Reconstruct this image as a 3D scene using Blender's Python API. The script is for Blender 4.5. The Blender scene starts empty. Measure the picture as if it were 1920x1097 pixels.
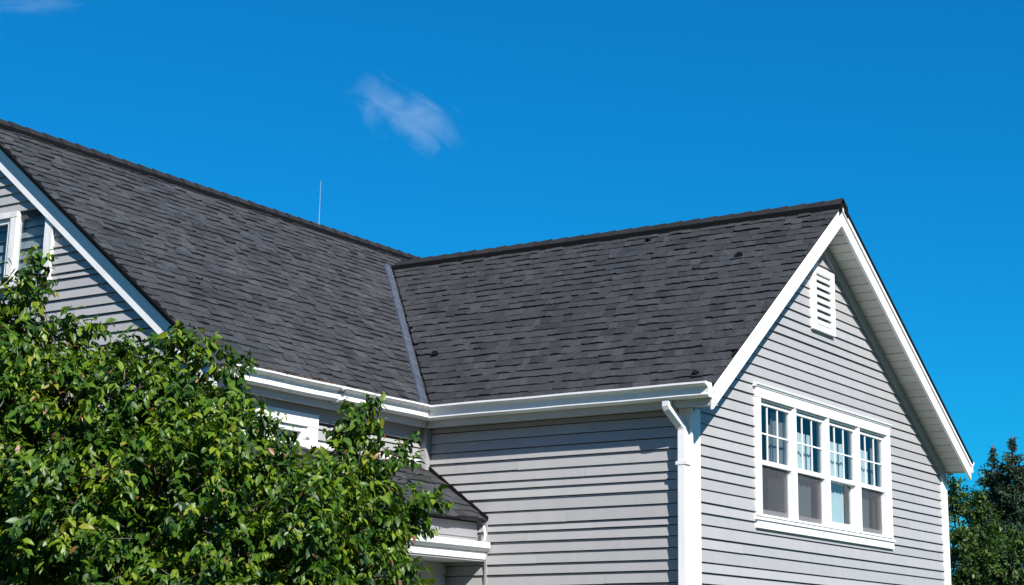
import bpy, math, random
import numpy as np
from mathutils import Vector, Matrix, noise as mnoise

random.seed(11)
rng = np.random.default_rng(5)
scene = bpy.context.scene
col = scene.collection
V = Vector

# ------------------------------------------------------------------ camera
CAM = V((6.86495, -16.46214, 2.29494))
YAW, PIT, ROLL, FPX = -0.53651, 0.24993, 0.00423, 3271.76
PPX, PPY = 960 + 188.454, 548.5 - 127.115
fwd = V((math.sin(YAW)*math.cos(PIT), math.cos(YAW)*math.cos(PIT), math.sin(PIT)))
rgt = V((math.cos(YAW), -math.sin(YAW), 0)); upv = rgt.cross(fwd)
rgt, upv = rgt*math.cos(ROLL)+upv*math.sin(ROLL), upv*math.cos(ROLL)-rgt*math.sin(ROLL)
cd = bpy.data.cameras.new('camera')
cd.sensor_fit = 'HORIZONTAL'; cd.sensor_width = 36; cd.lens = FPX*36/1920
cd.shift_x = -188.454/1920; cd.shift_y = -127.115/1920
cd.clip_start = .1; cd.clip_end = 6000
cam = bpy.data.objects.new('camera', cd); col.objects.link(cam)
m = Matrix((rgt, upv, -fwd)).transposed().to_4x4(); m.translation = CAM
cam.matrix_world = m
scene.camera = cam
def project(P):
    d = V(P)-CAM; z = d.dot(fwd)
    return PPX+FPX*d.dot(rgt)/z, PPY-FPX*d.dot(upv)/z, z

# ------------------------------------------------------------------ sky, sun, exposure
SUN = V((1, -.60, .98)).normalized()          # towards the sun
world = bpy.data.worlds.new('World'); scene.world = world; world.use_nodes = True
nt = world.node_tree; nt.nodes.clear()
sky = nt.nodes.new('ShaderNodeTexSky'); sky.sky_type = 'NISHITA'; sky.sun_disc = False
sky.sun_elevation = math.asin(SUN.z); sky.sun_rotation = math.atan2(SUN.x, SUN.y)
sky.altitude = 0; sky.air_density = 1.0; sky.dust_density = 0.0; sky.ozone_density = 3.0
hs = nt.nodes.new('ShaderNodeHueSaturation'); hs.inputs['Saturation'].default_value = 1.35
bg = nt.nodes.new('ShaderNodeBackground'); bg.inputs['Strength'].default_value = .119
wo = nt.nodes.new('ShaderNodeOutputWorld')
gm_ = nt.nodes.new('ShaderNodeGamma'); gm_.inputs[1].default_value = .72
nt.links.new(sky.outputs[0], gm_.inputs[0]); nt.links.new(gm_.outputs[0], hs.inputs['Color']); tn = nt.nodes.new('ShaderNodeMix'); tn.data_type = 'RGBA'; tn.blend_type = 'MULTIPLY'; tn.inputs[0].default_value = 1; tn.inputs[7].default_value = (.03, .665, 1.03, 1)
nt.links.new(hs.outputs[0], tn.inputs[6]); nt.links.new(tn.outputs[2], bg.inputs[0]); nt.links.new(bg.outputs[0], wo.inputs[0])
sl = bpy.data.lights.new('sun', 'SUN'); sl.energy = 5; sl.angle = math.radians(.53); sl.color = (1, .955, .89)
so = bpy.data.objects.new('sun', sl); col.objects.link(so)
so.rotation_euler = (-SUN).to_track_quat('-Z', 'Y').to_euler(); so.location = (20, -10, 30)
vs = scene.view_settings
vs.view_transform = 'Standard'; vs.look = 'None'; vs.gamma = 1; vs.exposure = .7; vs.use_curve_mapping = False
scene.cycles.use_denoising = True
scene.cycles.max_bounces = 8; scene.cycles.transparent_max_bounces = 16
scene.cycles.volume_bounces = 1

# ------------------------------------------------------------------ materials
MAT = {}
def newmat(name):
    m = bpy.data.materials.new(name); m.use_nodes = True; MAT[name] = m
    return m, m.node_tree, m.node_tree.nodes['Principled BSDF']
def N(nt, t, **kw):
    n = nt.nodes.new(t)
    for k, v in kw.items():
        if k in n.inputs.keys(): n.inputs[k].default_value = v
        else: setattr(n, k, v)
    return n
def L(nt, a, b): nt.links.new(a, b)
def ramp(nt, src, stops):
    r = nt.nodes.new('ShaderNodeValToRGB'); e = r.color_ramp.elements
    while len(e) < len(stops): e.new(.5)
    for i, (p, c) in enumerate(stops): e[i].position = p; e[i].color = (*c, 1) if len(c) == 3 else c
    nt.links.new(src, r.inputs[0]); return r
def mixc(nt, fac, a, b, mode='MIX'):
    n = nt.nodes.new('ShaderNodeMix'); n.data_type = 'RGBA'; n.blend_type = mode
    for s, v in ((n.inputs[0], fac), (n.inputs[6], a), (n.inputs[7], b)):
        if hasattr(v, 'node'): nt.links.new(v, s)
        elif isinstance(v, (int, float)): s.default_value = v
        else: s.default_value = (*v, 1)
    return n.outputs[2]
def bump(nt, p, h, strength=.3, dist=.005):
    b = N(nt, 'ShaderNodeBump', Strength=strength, Distance=dist); L(nt, h, b.inputs['Height']); L(nt, b.outputs[0], p.inputs['Normal'])

def painted(name, c, rough=.45, dirt=.12, dirtcol=(.25, .23, .2), scale=1.0, streak=True):
    m, t, p = newmat(name)
    co = N(t, 'ShaderNodeTexCoord')
    mp = N(t, 'ShaderNodeMapping'); mp.inputs['Scale'].default_value = (scale*2.2, scale*2.2, scale*.55); L(t, co.outputs['Object'], mp.inputs[0])
    n1 = N(t, 'ShaderNodeTexNoise', Scale=3.0, Detail=8.0, Roughness=.65); L(t, mp.outputs[0], n1.inputs['Vector'])
    r1 = ramp(t, n1.outputs[0], [(.42, (0, 0, 0)), (.78, (1, 1, 1))])
    n2 = N(t, 'ShaderNodeTexNoise', Scale=60.0, Detail=4.0); L(t, co.outputs['Object'], n2.inputs['Vector'])
    k = N(t, 'ShaderNodeMath', operation='MULTIPLY'); k.inputs[1].default_value = dirt; L(t, r1.outputs[0], k.inputs[0])
    oi = N(t, 'ShaderNodeObjectInfo')
    rr = ramp(t, oi.outputs['Random'], [(0, (.93, .93, .935)), (1, (1.05, 1.045, 1.04))])
    base = mixc(t, 1.0, c, rr.outputs[0], 'MULTIPLY')
    L(t, mixc(t, k.outputs[0], base, dirtcol), p.inputs['Base Color'])
    p.inputs['Roughness'].default_value = rough
    bump(t, p, n2.outputs[0], .12, .002)
    return m
painted('siding', (.36, .357, .36), .5, .3, (.25, .25, .255))
painted('siding_side', (.36, .357, .36), .5, .3, (.25, .25, .255))
painted('white', (.80, .805, .81), .42, .3, (.5, .49, .46))
painted('old_white', (.78, .78, .77), .5, .6, (.36, .33, .28), 3.0)
painted('worn_white', (.78, .78, .78), .5, .5, (.40, .37, .32), 2.5)
painted('grey_trim', (.30, .303, .315), .5, .2, (.25, .25, .26))
painted('soffit', (.52, .52, .53), .5, .25, (.5, .5, .5))
painted('sheathing', (.05, .05, .055), .9, .2, (.03, .03, .03))
painted('eave_grey', (.47, .47, .46), .5, .2, (.33, .32, .3))
painted('interior', (.16, .15, .14), .8, .2)

m, t, p = newmat('shingle')
at = N(t, 'ShaderNodeAttribute', attribute_name='tint')
co = N(t, 'ShaderNodeTexCoord')
n1 = N(t, 'ShaderNodeTexNoise', Scale=190.0, Detail=3.0, Roughness=.8); L(t, co.outputs['Object'], n1.inputs['Vector'])
n2 = N(t, 'ShaderNodeTexNoise', Scale=1.1, Detail=6.0, Roughness=.6); L(t, co.outputs['Object'], n2.inputs['Vector'])
n3 = N(t, 'ShaderNodeTexNoise', Scale=22.0, Detail=5.0, Roughness=.7); L(t, co.outputs['Object'], n3.inputs['Vector'])
g = ramp(t, n1.outputs[0], [(.3, (.45, .45, .47)), (.55, (1, 1, 1)), (.74, (2.3, 2.25, 2.2))])
c = mixc(t, 1.0, at.outputs['Color'], g.outputs[0], 'MULTIPLY')
w = ramp(t, n2.outputs[0], [(.3, (.82, .83, .86)), (.7, (1.15, 1.13, 1.1))])
c = mixc(t, 1.0, c, w.outputs[0], 'MULTIPLY')
w3 = ramp(t, n3.outputs[0], [(.3, (.72, .72, .74)), (.7, (1.25, 1.25, 1.25))])
c = mixc(t, 1.0, c, w3.outputs[0], 'MULTIPLY')
L(t, c, p.inputs['Base Color']); p.inputs['Roughness'].default_value = .85
p.inputs['Specular IOR Level'].default_value = .3
bump(t, p, n1.outputs[0], .55, .004)

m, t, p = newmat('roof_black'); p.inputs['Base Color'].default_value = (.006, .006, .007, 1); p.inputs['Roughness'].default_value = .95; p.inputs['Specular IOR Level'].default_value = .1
m, t, p = newmat('underlay'); p.inputs['Base Color'].default_value = (.018, .018, .020, 1); p.inputs['Roughness'].default_value = .95
m, t, p = newmat('flashing')
co = N(t, 'ShaderNodeTexCoord'); n1 = N(t, 'ShaderNodeTexNoise', Scale=9.0, Detail=6.0, Roughness=.7); L(t, co.outputs['Object'], n1.inputs['Vector'])
r1 = ramp(t, n1.outputs[0], [(.35, (.045, .058, .078)), (.68, (.095, .112, .14))]); L(t, r1.outputs[0], p.inputs['Base Color'])
p.inputs['Roughness'].default_value = .6; p.inputs['Metallic'].default_value = .2; bump(t, p, n1.outputs[0], .3, .004)
m, t, p = newmat('metal'); p.inputs['Base Color'].default_value = (.35, .36, .38, 1); p.inputs['Metallic'].default_value = .8; p.inputs['Roughness'].default_value = .4

m, t, p = newmat('glass'); t.nodes.remove(p)
fr = N(t, 'ShaderNodeFresnel', IOR=1.65)
ge = N(t, 'ShaderNodeNewGeometry'); mi = N(t, 'ShaderNodeMapRange'); mi.inputs['To Min'].default_value = 1.65; mi.inputs['To Max'].default_value = 1/1.65
L(t, ge.outputs['Backfacing'], mi.inputs[0]); L(t, mi.outputs[0], fr.inputs['IOR'])      # a thin sheet reflects alike from both sides
co = N(t, 'ShaderNodeTexCoord'); n1 = N(t, 'ShaderNodeTexNoise', Scale=3.0, Detail=2.0); L(t, co.outputs['Object'], n1.inputs['Vector'])
bp = N(t, 'ShaderNodeBump', Strength=.06, Distance=.02); L(t, n1.outputs[0], bp.inputs['Height'])
gl = N(t, 'ShaderNodeBsdfGlossy', Roughness=.015); L(t, bp.outputs[0], gl.inputs['Normal'])
tr = N(t, 'ShaderNodeBsdfTransparent', Color=(.78, .88, .9, 1))
mx = N(t, 'ShaderNodeMixShader'); L(t, fr.outputs[0], mx.inputs[0]); L(t, tr.outputs[0], mx.inputs[1]); L(t, gl.outputs[0], mx.inputs[2])
L(t, mx.outputs[0], t.nodes['Material Output'].inputs[0])

m, t, p = newmat('insect_screen'); t.nodes.remove(p)
df = N(t, 'ShaderNodeBsdfDiffuse', Color=(.085, .085, .095, 1)); tr = N(t, 'ShaderNodeBsdfTransparent')
mx = N(t, 'ShaderNodeMixShader'); mx.inputs[0].default_value = .62; L(t, tr.outputs[0], mx.inputs[1]); L(t, df.outputs[0], mx.inputs[2])
L(t, mx.outputs[0], t.nodes['Material Output'].inputs[0])

m, t, p = newmat('curtain'); p.inputs['Base Color'].default_value = (.44, .49, .50, 1); p.inputs['Roughness'].default_value = .9
m, t, p = newmat('curtain_dark'); p.inputs['Base Color'].default_value = (.16, .15, .15, 1); p.inputs['Roughness'].default_value = .9

def leafmat(name, rampcols, gloss=.35, trans=.35):
    m, t, p = newmat(name)
    at = N(t, 'ShaderNodeAttribute', attribute_name='tint')
    sep = N(t, 'ShaderNodeSeparateColor'); L(t, at.outputs['Color'], sep.inputs[0])
    r = ramp(t, sep.outputs[0], rampcols)
    L(t, r.outputs[0], p.inputs['Base Color']); p.inputs['Roughness'].default_value = gloss
    p.inputs['Specular IOR Level'].default_value = .34
    tb = N(t, 'ShaderNodeBsdfTranslucent')
    tc = mixc(t, 1.0, r.outputs[0], (1.5, 1.7, .6), 'MULTIPLY'); L(t, tc, tb.inputs[0])
    mx = N(t, 'ShaderNodeMixShader'); mx.inputs[0].default_value = trans
    L(t, p.outputs[0], mx.inputs[1]); L(t, tb.outputs[0], mx.inputs[2]); L(t, mx.outputs[0], t.nodes['Material Output'].inputs[0])
leafmat('leaf', [(0, (.012, .042, .006)), (.42, (.045, .108, .008)), (.8, (.145, .222, .010)), (.93, (.20, .23, .02)), (.975, (.20, .12, .03)), (1, (.19, .08, .03))], .42, .22)
leafmat('far_leaf', [(0, (.014, .04, .010)), (.5, (.035, .08, .014)), (.9, (.085, .125, .016)), (1, (.11, .13, .02))], .45, .25)
leafmat('needle', [(0, (.012, .030, .018)), (.5, (.022, .052, .026)), (.85, (.045, .085, .04)), (.96, (.06, .09, .035)), (1, (.12, .05, .025))], .5, .12)
m, t, p = newmat('bark')
co = N(t, 'ShaderNodeTexCoord'); n1 = N(t, 'ShaderNodeTexNoise', Scale=14.0, Detail=8.0, Roughness=.7); L(t, co.outputs['Object'], n1.inputs['Vector'])
r1 = ramp(t, n1.outputs[0], [(.3, (.035, .03, .025)), (.7, (.13, .11, .095))]); L(t, r1.outputs[0], p.inputs['Base Color']); p.inputs['Roughness'].default_value = .9; bump(t, p, n1.outputs[0], .6, .02)
m, t, p = newmat('lawn')
co = N(t, 'ShaderNodeTexCoord'); n1 = N(t, 'ShaderNodeTexNoise', Scale=.7, Detail=10.0, Roughness=.7); L(t, co.outputs['Object'], n1.inputs['Vector'])
r1 = ramp(t, n1.outputs[0], [(.3, (.018, .036, .01)), (.7, (.045, .075, .02))]); L(t, r1.outputs[0], p.inputs['Base Color']); p.inputs['Roughness'].default_value = .95
m, t, p = newmat('blocker_woods')
co = N(t, 'ShaderNodeTexCoord'); n1 = N(t, 'ShaderNodeTexNoise', Scale=.4, Detail=10.0, Roughness=.75); L(t, co.outputs['Object'], n1.inputs['Vector'])
r1 = ramp(t, n1.outputs[0], [(.3, (.012, .028, .010)), (.7, (.05, .09, .025))]); L(t, r1.outputs[0], p.inputs['Base Color']); p.inputs['Roughness'].default_value = 1; bump(t, p, n1.outputs[0], 1, 2.0)
m, t, p = newmat('litter'); p.inputs['Base Color'].default_value = (.2, .12, .06, 1); p.inputs['Roughness'].default_value = .9

# ------------------------------------------------------------------ mesh helpers
class MB:
    def __init__(s): s.v = []; s.f = []; s.c = []
    def quadbox(s, pts8):
        """eight points: bottom ring 0-3, top ring 4-7"""
        b = len(s.v); s.v += [tuple(p) for p in pts8]
        for q in ((3, 2, 1, 0), (4, 5, 6, 7), (0, 1, 5, 4), (1, 2, 6, 5), (2, 3, 7, 6), (3, 0, 4, 7)): s.f.append(tuple(b+i for i in q))
        return s
    def box(s, x0, x1, y0, y1, z0, z1):
        return s.quadbox([(x0, y0, z0), (x1, y0, z0), (x1, y1, z0), (x0, y1, z0), (x0, y0, z1), (x1, y0, z1), (x1, y1, z1), (x0, y1, z1)])
    def prism(s, pts, d):
        """polygon pts extruded by vector d"""
        b = len(s.v); n = len(pts); d = V(d)
        s.v += [tuple(p) for p in pts]+[tuple(V(p)+d) for p in pts]
        s.f.append(tuple(b+i for i in reversed(range(n)))); s.f.append(tuple(b+n+i for i in range(n)))
        for i in range(n):
            j = (i+1) % n; s.f.append((b+i, b+j, b+n+j, b+n+i))
        return s
    def loft(s, rings, caps=True):
        b = len(s.v); n = len(rings[0])
        for r in rings: s.v += [tuple(p) for p in r]
        for k in range(len(rings)-1):
            for i in range(n):
                j = (i+1) % n; s.f.append((b+k*n+i, b+k*n+j, b+(k+1)*n+j, b+(k+1)*n+i))
        if caps:
            s.f.append(tuple(b+i for i in reversed(range(n)))); s.f.append(tuple(b+(len(rings)-1)*n+i for i in range(n)))
        return s
    def tube(s, path, rad, n=6):
        rings = []
        for i, p in enumerate(path):
            p = V(p); a = V(path[max(i-1, 0)]); c = V(path[min(i+1, len(path)-1)])
            d = (c-a).normalized(); e = d.orthogonal().normalized(); f = d.cross(e)
            r = rad[i] if hasattr(rad, '__len__') else rad
            rings.append([p+(e*math.cos(2*math.pi*k/n)+f*math.sin(2*math.pi*k/n))*r for k in range(n)])
        return s.loft(rings)
    def build(s, name, mat, parent=None, smooth=False, bevel=0, fix=True):
        me = bpy.data.meshes.new(name); me.from_pydata(s.v, [], s.f); me.update()
        if fix:
            import bmesh
            bm = bmesh.new(); bm.from_mesh(me); bmesh.ops.recalc_face_normals(bm, faces=bm.faces); bm.to_mesh(me); bm.free()
        if smooth: me.polygons.foreach_set('use_smooth', [True]*len(me.polygons))
        return link(name, me, mat, parent, bevel)
def link(name, me, mat, parent=None, bevel=0):
    me.materials.append(MAT[mat]) if not me.materials else None
    o = bpy.data.objects.new(name, me); col.objects.link(o)
    if parent: o.parent = parent
    if bevel:
        b = o.modifiers.new('bevel', 'BEVEL'); b.width = bevel; b.segments = 2; b.limit_method = 'ANGLE'
    return o
def empty(name, label, cat, group=None, parent=None):
    o = bpy.data.objects.new(name, None); col.objects.link(o)
    if label: o['label'] = label
    if cat: o['category'] = cat
    if group: o['group'] = group
    if parent: o.parent = parent
    return o
def part(name, parent): return empty(name, None, None, None, parent)
def tint(me, cols):
    a = me.color_attributes.new('tint', 'FLOAT_COLOR', 'POINT'); a.data.foreach_set('color', np.asarray(cols, dtype=np.float32).ravel())

# ------------------------------------------------------------------ key dimensions
ZG = .4
ZE, ZR, YL, YR, YA = 4.706, 6.973, -3.2, 3.332, -.288
SL = (ZR-ZE)/(YA-YL); SR = (ZR-ZE)/(YR-YA)
XE, XR, ZM = -3.056, -6.28, 7.316
SM = (ZM-ZE)/(XE-XR); YG = -6.096; YN = 6.0; XW = 2*XR-XE
XV = XE-(ZR-ZE)/SM                        # where the wing ridge meets the main slope
XWALL, XWALLM, YWALL, YWALLR, YWALLM = -.32, -3.19, -3.05, 3.235, -6.0
ZSOF = 4.52

# ground
b = MB(); R_ = 1500
b.v = [(-R_, -R_, ZG), (R_, -R_, ZG), (R_, R_, ZG), (-R_, R_, ZG)]; b.f = [(0, 1, 2, 3)]
g = b.build('ground', 'lawn', fix=False); g['kind'] = 'structure'

# added wooded rise, out of view behind the camera, to block low skylight
b = MB(); na, nr = 90, 10
for i in range(na+1):
    a = math.radians(-165+190*i/na)
    for j in range(nr+1):
        q = j/nr; rad = 55+70*q; hgt = 27*math.sin(min(1, q*1.25)*math.pi/2)*math.sin(math.pi*i/na)**.35
        hgt += (4.5*mnoise.noise(V((i*.55, j*.8, 3)))+3*mnoise.noise(V((i*1.7, j*2.1, 9))))*q if 0 < i < na else 0
        b.v.append((8+rad*math.cos(a), -14+rad*math.sin(a), ZG-.3+max(hgt, 0)))
b.f = [(i*(nr+1)+j, (i+1)*(nr+1)+j, (i+1)*(nr+1)+j+1, i*(nr+1)+j+1) for i in range(na) for j in range(nr)]
hl = b.build('skylight_blocker', 'blocker_woods', smooth=True); hl['kind'] = 'structure'

house = empty('house', 'grey clapboard house with charcoal shingle roofs and white trim', 'house')

# ------------------------------------------------------------------ siding
def siding(wall, O, eu, nrm, zlo, zhi, span, openings, expo=.096, seed=0, mat='siding', wide=1):
    """lap boards: span(z) -> (u0, u1); openings: (u0, u1, z0, z1)"""
    r = random.Random(seed); z = zlo; O = V(O); eu = V(eu); nrm = V(nrm)
    while z < zhi-.01:
        q = r.random()
        h = expo*(r.uniform(.93, 1.08) if q < .78 else (r.uniform(.62, .78) if q < .88 else r.uniform(1.1, 1.22)))
        z1 = min(z+h, zhi); zt = min(z1-.007, zhi); zc = (z+z1)/2
        a0, a1 = span(z); c0, c1 = span(zt)
        segs = [(a0, a1, c0, c1)]
        for (u0, u1, oz0, oz1) in openings:
            if oz0 < zc < oz1:
                ns = []
                for (s0, s1, t0, t1) in segs:
                    if s1 <= u0 or s0 >= u1: ns.append((s0, s1, t0, t1)); continue
                    if u0 > s0+.02: ns.append((s0, u0, t0, u0))
                    if u1 < s1-.02: ns.append((u1, s1, u1, t1))
                segs = ns
        db = .023+r.uniform(-.002, .003); dt = .007
        ns = []
        for (s0, s1, t0, t1) in segs:
            if s1-s0 > 1.6 and r.random() < .5:
                c_ = r.uniform(s0+.5, s1-.5); ns += [(s0, c_-.0012, t0, c_-.0012), (c_+.0012, s1, c_+.0012, t1)]
            else: ns.append((s0, s1, t0, t1))
        segs = ns
        for (s0, s1, t0, t1) in segs:
            if s1-s0 < .03: continue
            if t1 < t0: t0 = t1 = (t0+t1)/2
            w = [r.uniform(-.0025, .0025) for _ in range(2)]
            P = lambda u, zz, d: O+eu*u+nrm*d+V((0, 0, zz))
            MB().quadbox([P(s0, z+w[0], 0), P(s1, z+w[1], 0), P(s1, z+w[1], db), P(s0, z+w[0], db),
                          P(t0, zt, 0), P(t1, zt, 0), P(t1, zt, dt), P(t0, zt, dt)]).build('plank', mat, wall)
        z = z1

def sheath(name, O, eu, nrm, poly_fn, zlo, zhi, openings, apex=None, t=.08):
    """sheathing behind the boards, built of strips round the openings"""
    O = V(O); eu = V(eu); nrm = V(nrm); b = MB()
    zs = sorted(set([zlo, zhi]+[z for o in openings for z in (o[2], o[3])]+[zlo+(zhi-zlo)*i/12 for i in range(13)]))
    P = lambda u, zz, d: O+eu*u+nrm*d+V((0, 0, zz))
    for z0, z1 in zip(zs[:-1], zs[1:]):
        if z1-z0 < 1e-4: continue
        a0, a1 = poly_fn(z0); c0, c1 = poly_fn(z1)
        segs = [(a0, a1, c0, c1)]
        for (u0, u1, oz0, oz1) in openings:
            if oz0 <= (z0+z1)/2 <= oz1:
                ns = []
                for (s0, s1, t0, t1) in segs:
                    if s1 <= u0 or s0 >= u1: ns.append((s0, s1, t0, t1)); continue
                    if u0 > s0: ns.append((s0, u0, t0, u0))
                    if u1 < s1: ns.append((u1, s1, u1, t1))
                segs = ns
        for (s0, s1, t0, t1) in segs:
            b.quadbox([P(s0, z0, -t), P(s1, z0, -t), P(s1, z0, 0), P(s0, z0, 0), P(t0, z1, -t), P(t1, z1, -t), P(t1, z1, 0), P(t0, z1, 0)])
    return b.build(name, 'sheathing', house, fix=False)

# --- wing gable wall (faces +X); u = Y
WY0, WY1, WZ0, WZ1 = -1.80, 1.52, 3.60, 4.92
gopen = [(WY0+.09, WY1-.09, WZ0+.05, WZ1-.08), (-.42, .06, 5.70, 6.30)]
def gspan(z):
    lo, hi = YWALL, YWALLR
    if z > ZE-.22:
        lo = max(lo, YL+(z-ZE+.20)/SL); hi = min(hi, YR-(z-ZE+.20)/SR)
    return lo, max(hi, lo+.001)
zap = ZE-.20+(YR-YL)*SL*SR/(SL+SR)
w1 = sheath('wall', (XWALL, 0, 0), (0, 1, 0), (1, 0, 0), gspan, ZG, zap-.02, [gopen[0]])
siding(w1, (XWALL, 0, 0), (0, 1, 0), (1, 0, 0), ZG+.35, zap-.03, lambda z: (gspan(z)[0]+(.14 if z < ZE-.2 else .0), gspan(z)[1]-(.13 if z < ZE-.2 else 0)),
       [(WY0+.02, WY1-.02, WZ0-.01, WZ1), (-.46, .1, 5.66, 6.33)], seed=3)
# --- wing side wall (faces -Y); u = X
w2 = sheath('wall', (0, YWALL, 0), (1, 0, 0), (0, -1, 0), lambda z: (XWALLM, XWALL-.002), ZG, ZSOF, [])
siding(w2, (0, YWALL, 0), (1, 0, 0), (0, -1, 0), ZG+.35, ZSOF, lambda z: (XWALLM+.09, XWALL-.09), [], seed=8, mat='siding_side')
# --- main side wall (faces +X); u = Y
mopen = [(-5.75, -4.74, 3.2, 4.36)]
w3 = sheath('wall', (XWALLM, 0, 0), (0, 1, 0), (1, 0, 0), lambda z: (YWALLM+.002, YWALL), ZG, ZSOF, mopen)
siding(w3, (XWALLM, 0, 0), (0, 1, 0), (1, 0, 0), ZG+.35, ZSOF-.14, lambda z: (YWALLM+.1, YWALL-.09), [(-5.8, -4.68, 3.1, 4.44)], seed=21)
# --- main gable wall (faces -Y); u = X
def mspan(z):
    lo, hi = 2*XR-XWALLM, XWALLM
    if z > ZE-.18: lo = max(lo, XW+(z-ZE+.16)/SM); hi = min(hi, XE-(z-ZE+.16)/SM)
    return lo, max(hi, lo+.001)
MGX0, MGX1, MGZ0, MGZ1 = -7.10, -5.14, 5.63, 6.24
w4 = sheath('wall', (0, YWALLM, 0), (1, 0, 0), (0, -1, 0), mspan, ZG, ZM-.2, [(MGX0+.05, MGX1-.08, MGZ0+.04, MGZ1)])
siding(w4, (0, YWALLM, 0), (1, 0, 0), (0, -1, 0), ZG+.35, ZM-.2, lambda z: (mspan(z)[0]+.05, mspan(z)[1]-(.1 if z < ZE-.2 else 0)), [(MGX0, MGX1, MGZ0, MGZ1+.04)], expo=.092, seed=5)
# back and far walls so that the house is closed
b = MB(); b.box(2*XR-XWALLM, 2*XR-XWALLM+.1, YWALLM+.1, YN-.3, ZG, ZSOF); b.build('wall', 'siding', house)
b = MB(); b.box(XWALLM, XWALL-.09, YWALLR-.1, YWALLR-.001, ZG, ZSOF); b.build('wall', 'siding', house)
b = MB(); b.box(2*XR-XWALLM+.11, XWALLM-.09, YN-.4, YN-.3, ZG, ZSOF); b.build('wall', 'siding', house)
b = MB(); b.box(XWALLM-.1, XWALLM, YWALLR, YN-.41, ZG, ZSOF); b.build('wall', 'siding', house)

# ------------------------------------------------------------------ trim
def beam(name, p0, p1, up, out, h, t, mat, parent=house, bevel=.004, plumb=None):
    """board from p0 to p1 (its top outer edge), hanging h along -up and t thick against -out; ends cut plumb"""
    p0, p1, up, out = V(p0), V(p1), V(up), V(out)
    b = MB(); b.quadbox([p0-up*h-out*t, p1-up*h-out*t, p1-up*h, p0-up*h, p0-out*t, p1-out*t, p1, p0])
    return b.build(name, mat, parent, bevel=bevel)
Z = V((0, 0, 1)); X = V((1, 0, 0)); Y = V((0, 1, 0))
# wing rake boards (vertical height .19 below the shingle edge)
DR = .030
def rakeboard(y0, z0, y1, z1, flip):
    beam('fascia', (-.004, y0, z0-DR), (-.004, y1, z1-DR), Z, X, .205, .03, 'white')
    beam('fascia_trim', (.012, y0, z0-DR+.002), (.012, y1, z1-DR+.002), Z, X, .055, .0155, 'white', bevel=.003)
rakeboard(YL-.005, ZE-.004, YA-.0015, ZR, 0)
rakeboard(YR+.005, ZE-.004, YA+.0015, ZR, 1)
# main rake boards
beam('fascia', (XE+.005, YG+.034, ZE-DR), (XR+.0015, YG+.034, ZM-DR), Z, -Y, .235, .03, 'white')
beam('fascia', (XW, YG+.034, ZE-DR), (XR-.0015, YG+.034, ZM-DR), Z, -Y, .235, .03, 'white')
beam('fascia_trim', (XE+.005, YG+.026, ZE-DR+.004), (XR+.0015, YG+.026, ZM-DR+.004), Z, -Y, .085, .0075, 'white', bevel=.003)
beam('fascia_trim', (XW, YG+.026, ZE-DR+.004), (XR-.0015, YG+.026, ZM-DR+.004), Z, -Y, .085, .0075, 'white', bevel=.003)
# eave fascia and soffit
MB().box(XE+.002, -.036, YL+.0, YL+.025, ZSOF-.012, ZE-.035).build('fascia', 'eave_grey', house, bevel=.003)
MB().box(XE-.025, XE, YG+.036, YL-.002, ZSOF-.012, ZE-.035).build('fascia', 'eave_grey', house, bevel=.003)
MB().box(XE-.09, -.04, YL+.027, YWALL-.001, ZSOF, ZSOF+.012).build('soffit', 'eave_grey', house)
MB().box(XWALLM+.001, XE-.027, YG+.036, YL+.026, ZSOF, ZSOF+.012).build('soffit', 'soffit', house)
# rake soffit boards of the right slope
sof = part('soffit', house)
nb = 33; LS = math.hypot(YR-YA, ZR-ZE); dv = V((0, YR-YA, ZE-ZR)).normalized(); dn = V((0, dv.z, -dv.y))
if dn.z > 0: dn = -dn
for i in range(nb):
    s0 = .16+(LS-.16)*i/nb; s1 = .16+(LS-.16)*(i+1)/nb-.007
    O = V((0, YA, ZR))+dn*.172
    off = dn*random.uniform(-.002, .002)
    A = O+dv*s0+off; B = O+dv*s1+off
    MB().quadbox([A+X*XWALL-dn*.015+X*.01, A-X*.036-dn*.015, B-X*.036-dn*.015, B+X*XWALL-dn*.015+X*.01, A+X*XWALL+X*.01, A-X*.036, B-X*.036, B+X*XWALL+X*.01]).build('soffit_board', 'soffit', sof, bevel=.003)
dvl = V((0, YL-YA, ZE-ZR)).normalized(); dnl = V((0, -dvl.z, dvl.y))
if dnl.z > 0: dnl = -dnl
A = V((0, YA, ZR))+dnl*.172+dvl*.1; B = A+dvl*(math.hypot(YL-YA, ZR-ZE)-.35)
MB().quadbox([A+X*(XWALL+.01)-dnl*.015, A-X*.036-dnl*.015, B-X*.036-dnl*.015, B+X*(XWALL+.01)-dnl*.015, A+X*(XWALL+.01), A-X*.036, B-X*.036, B+X*(XWALL+.01)]).build('soffit', 'soffit', house)
# frieze boards under the gable rakes, on the wall
for (y0, y1, s, top) in ((YR-.10, YA, SR, 1), (YL+.15, YA, SL, 0)):
    z0 = ZR-abs(y0-YA)*s-.212; z1 = ZR-.212
    beam('frieze_board', (XWALL+.045, y0, z0), (XWALL+.045, y1+(.001 if top else -.001), z1), Z, X, .125, .044, 'grey_trim')
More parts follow.
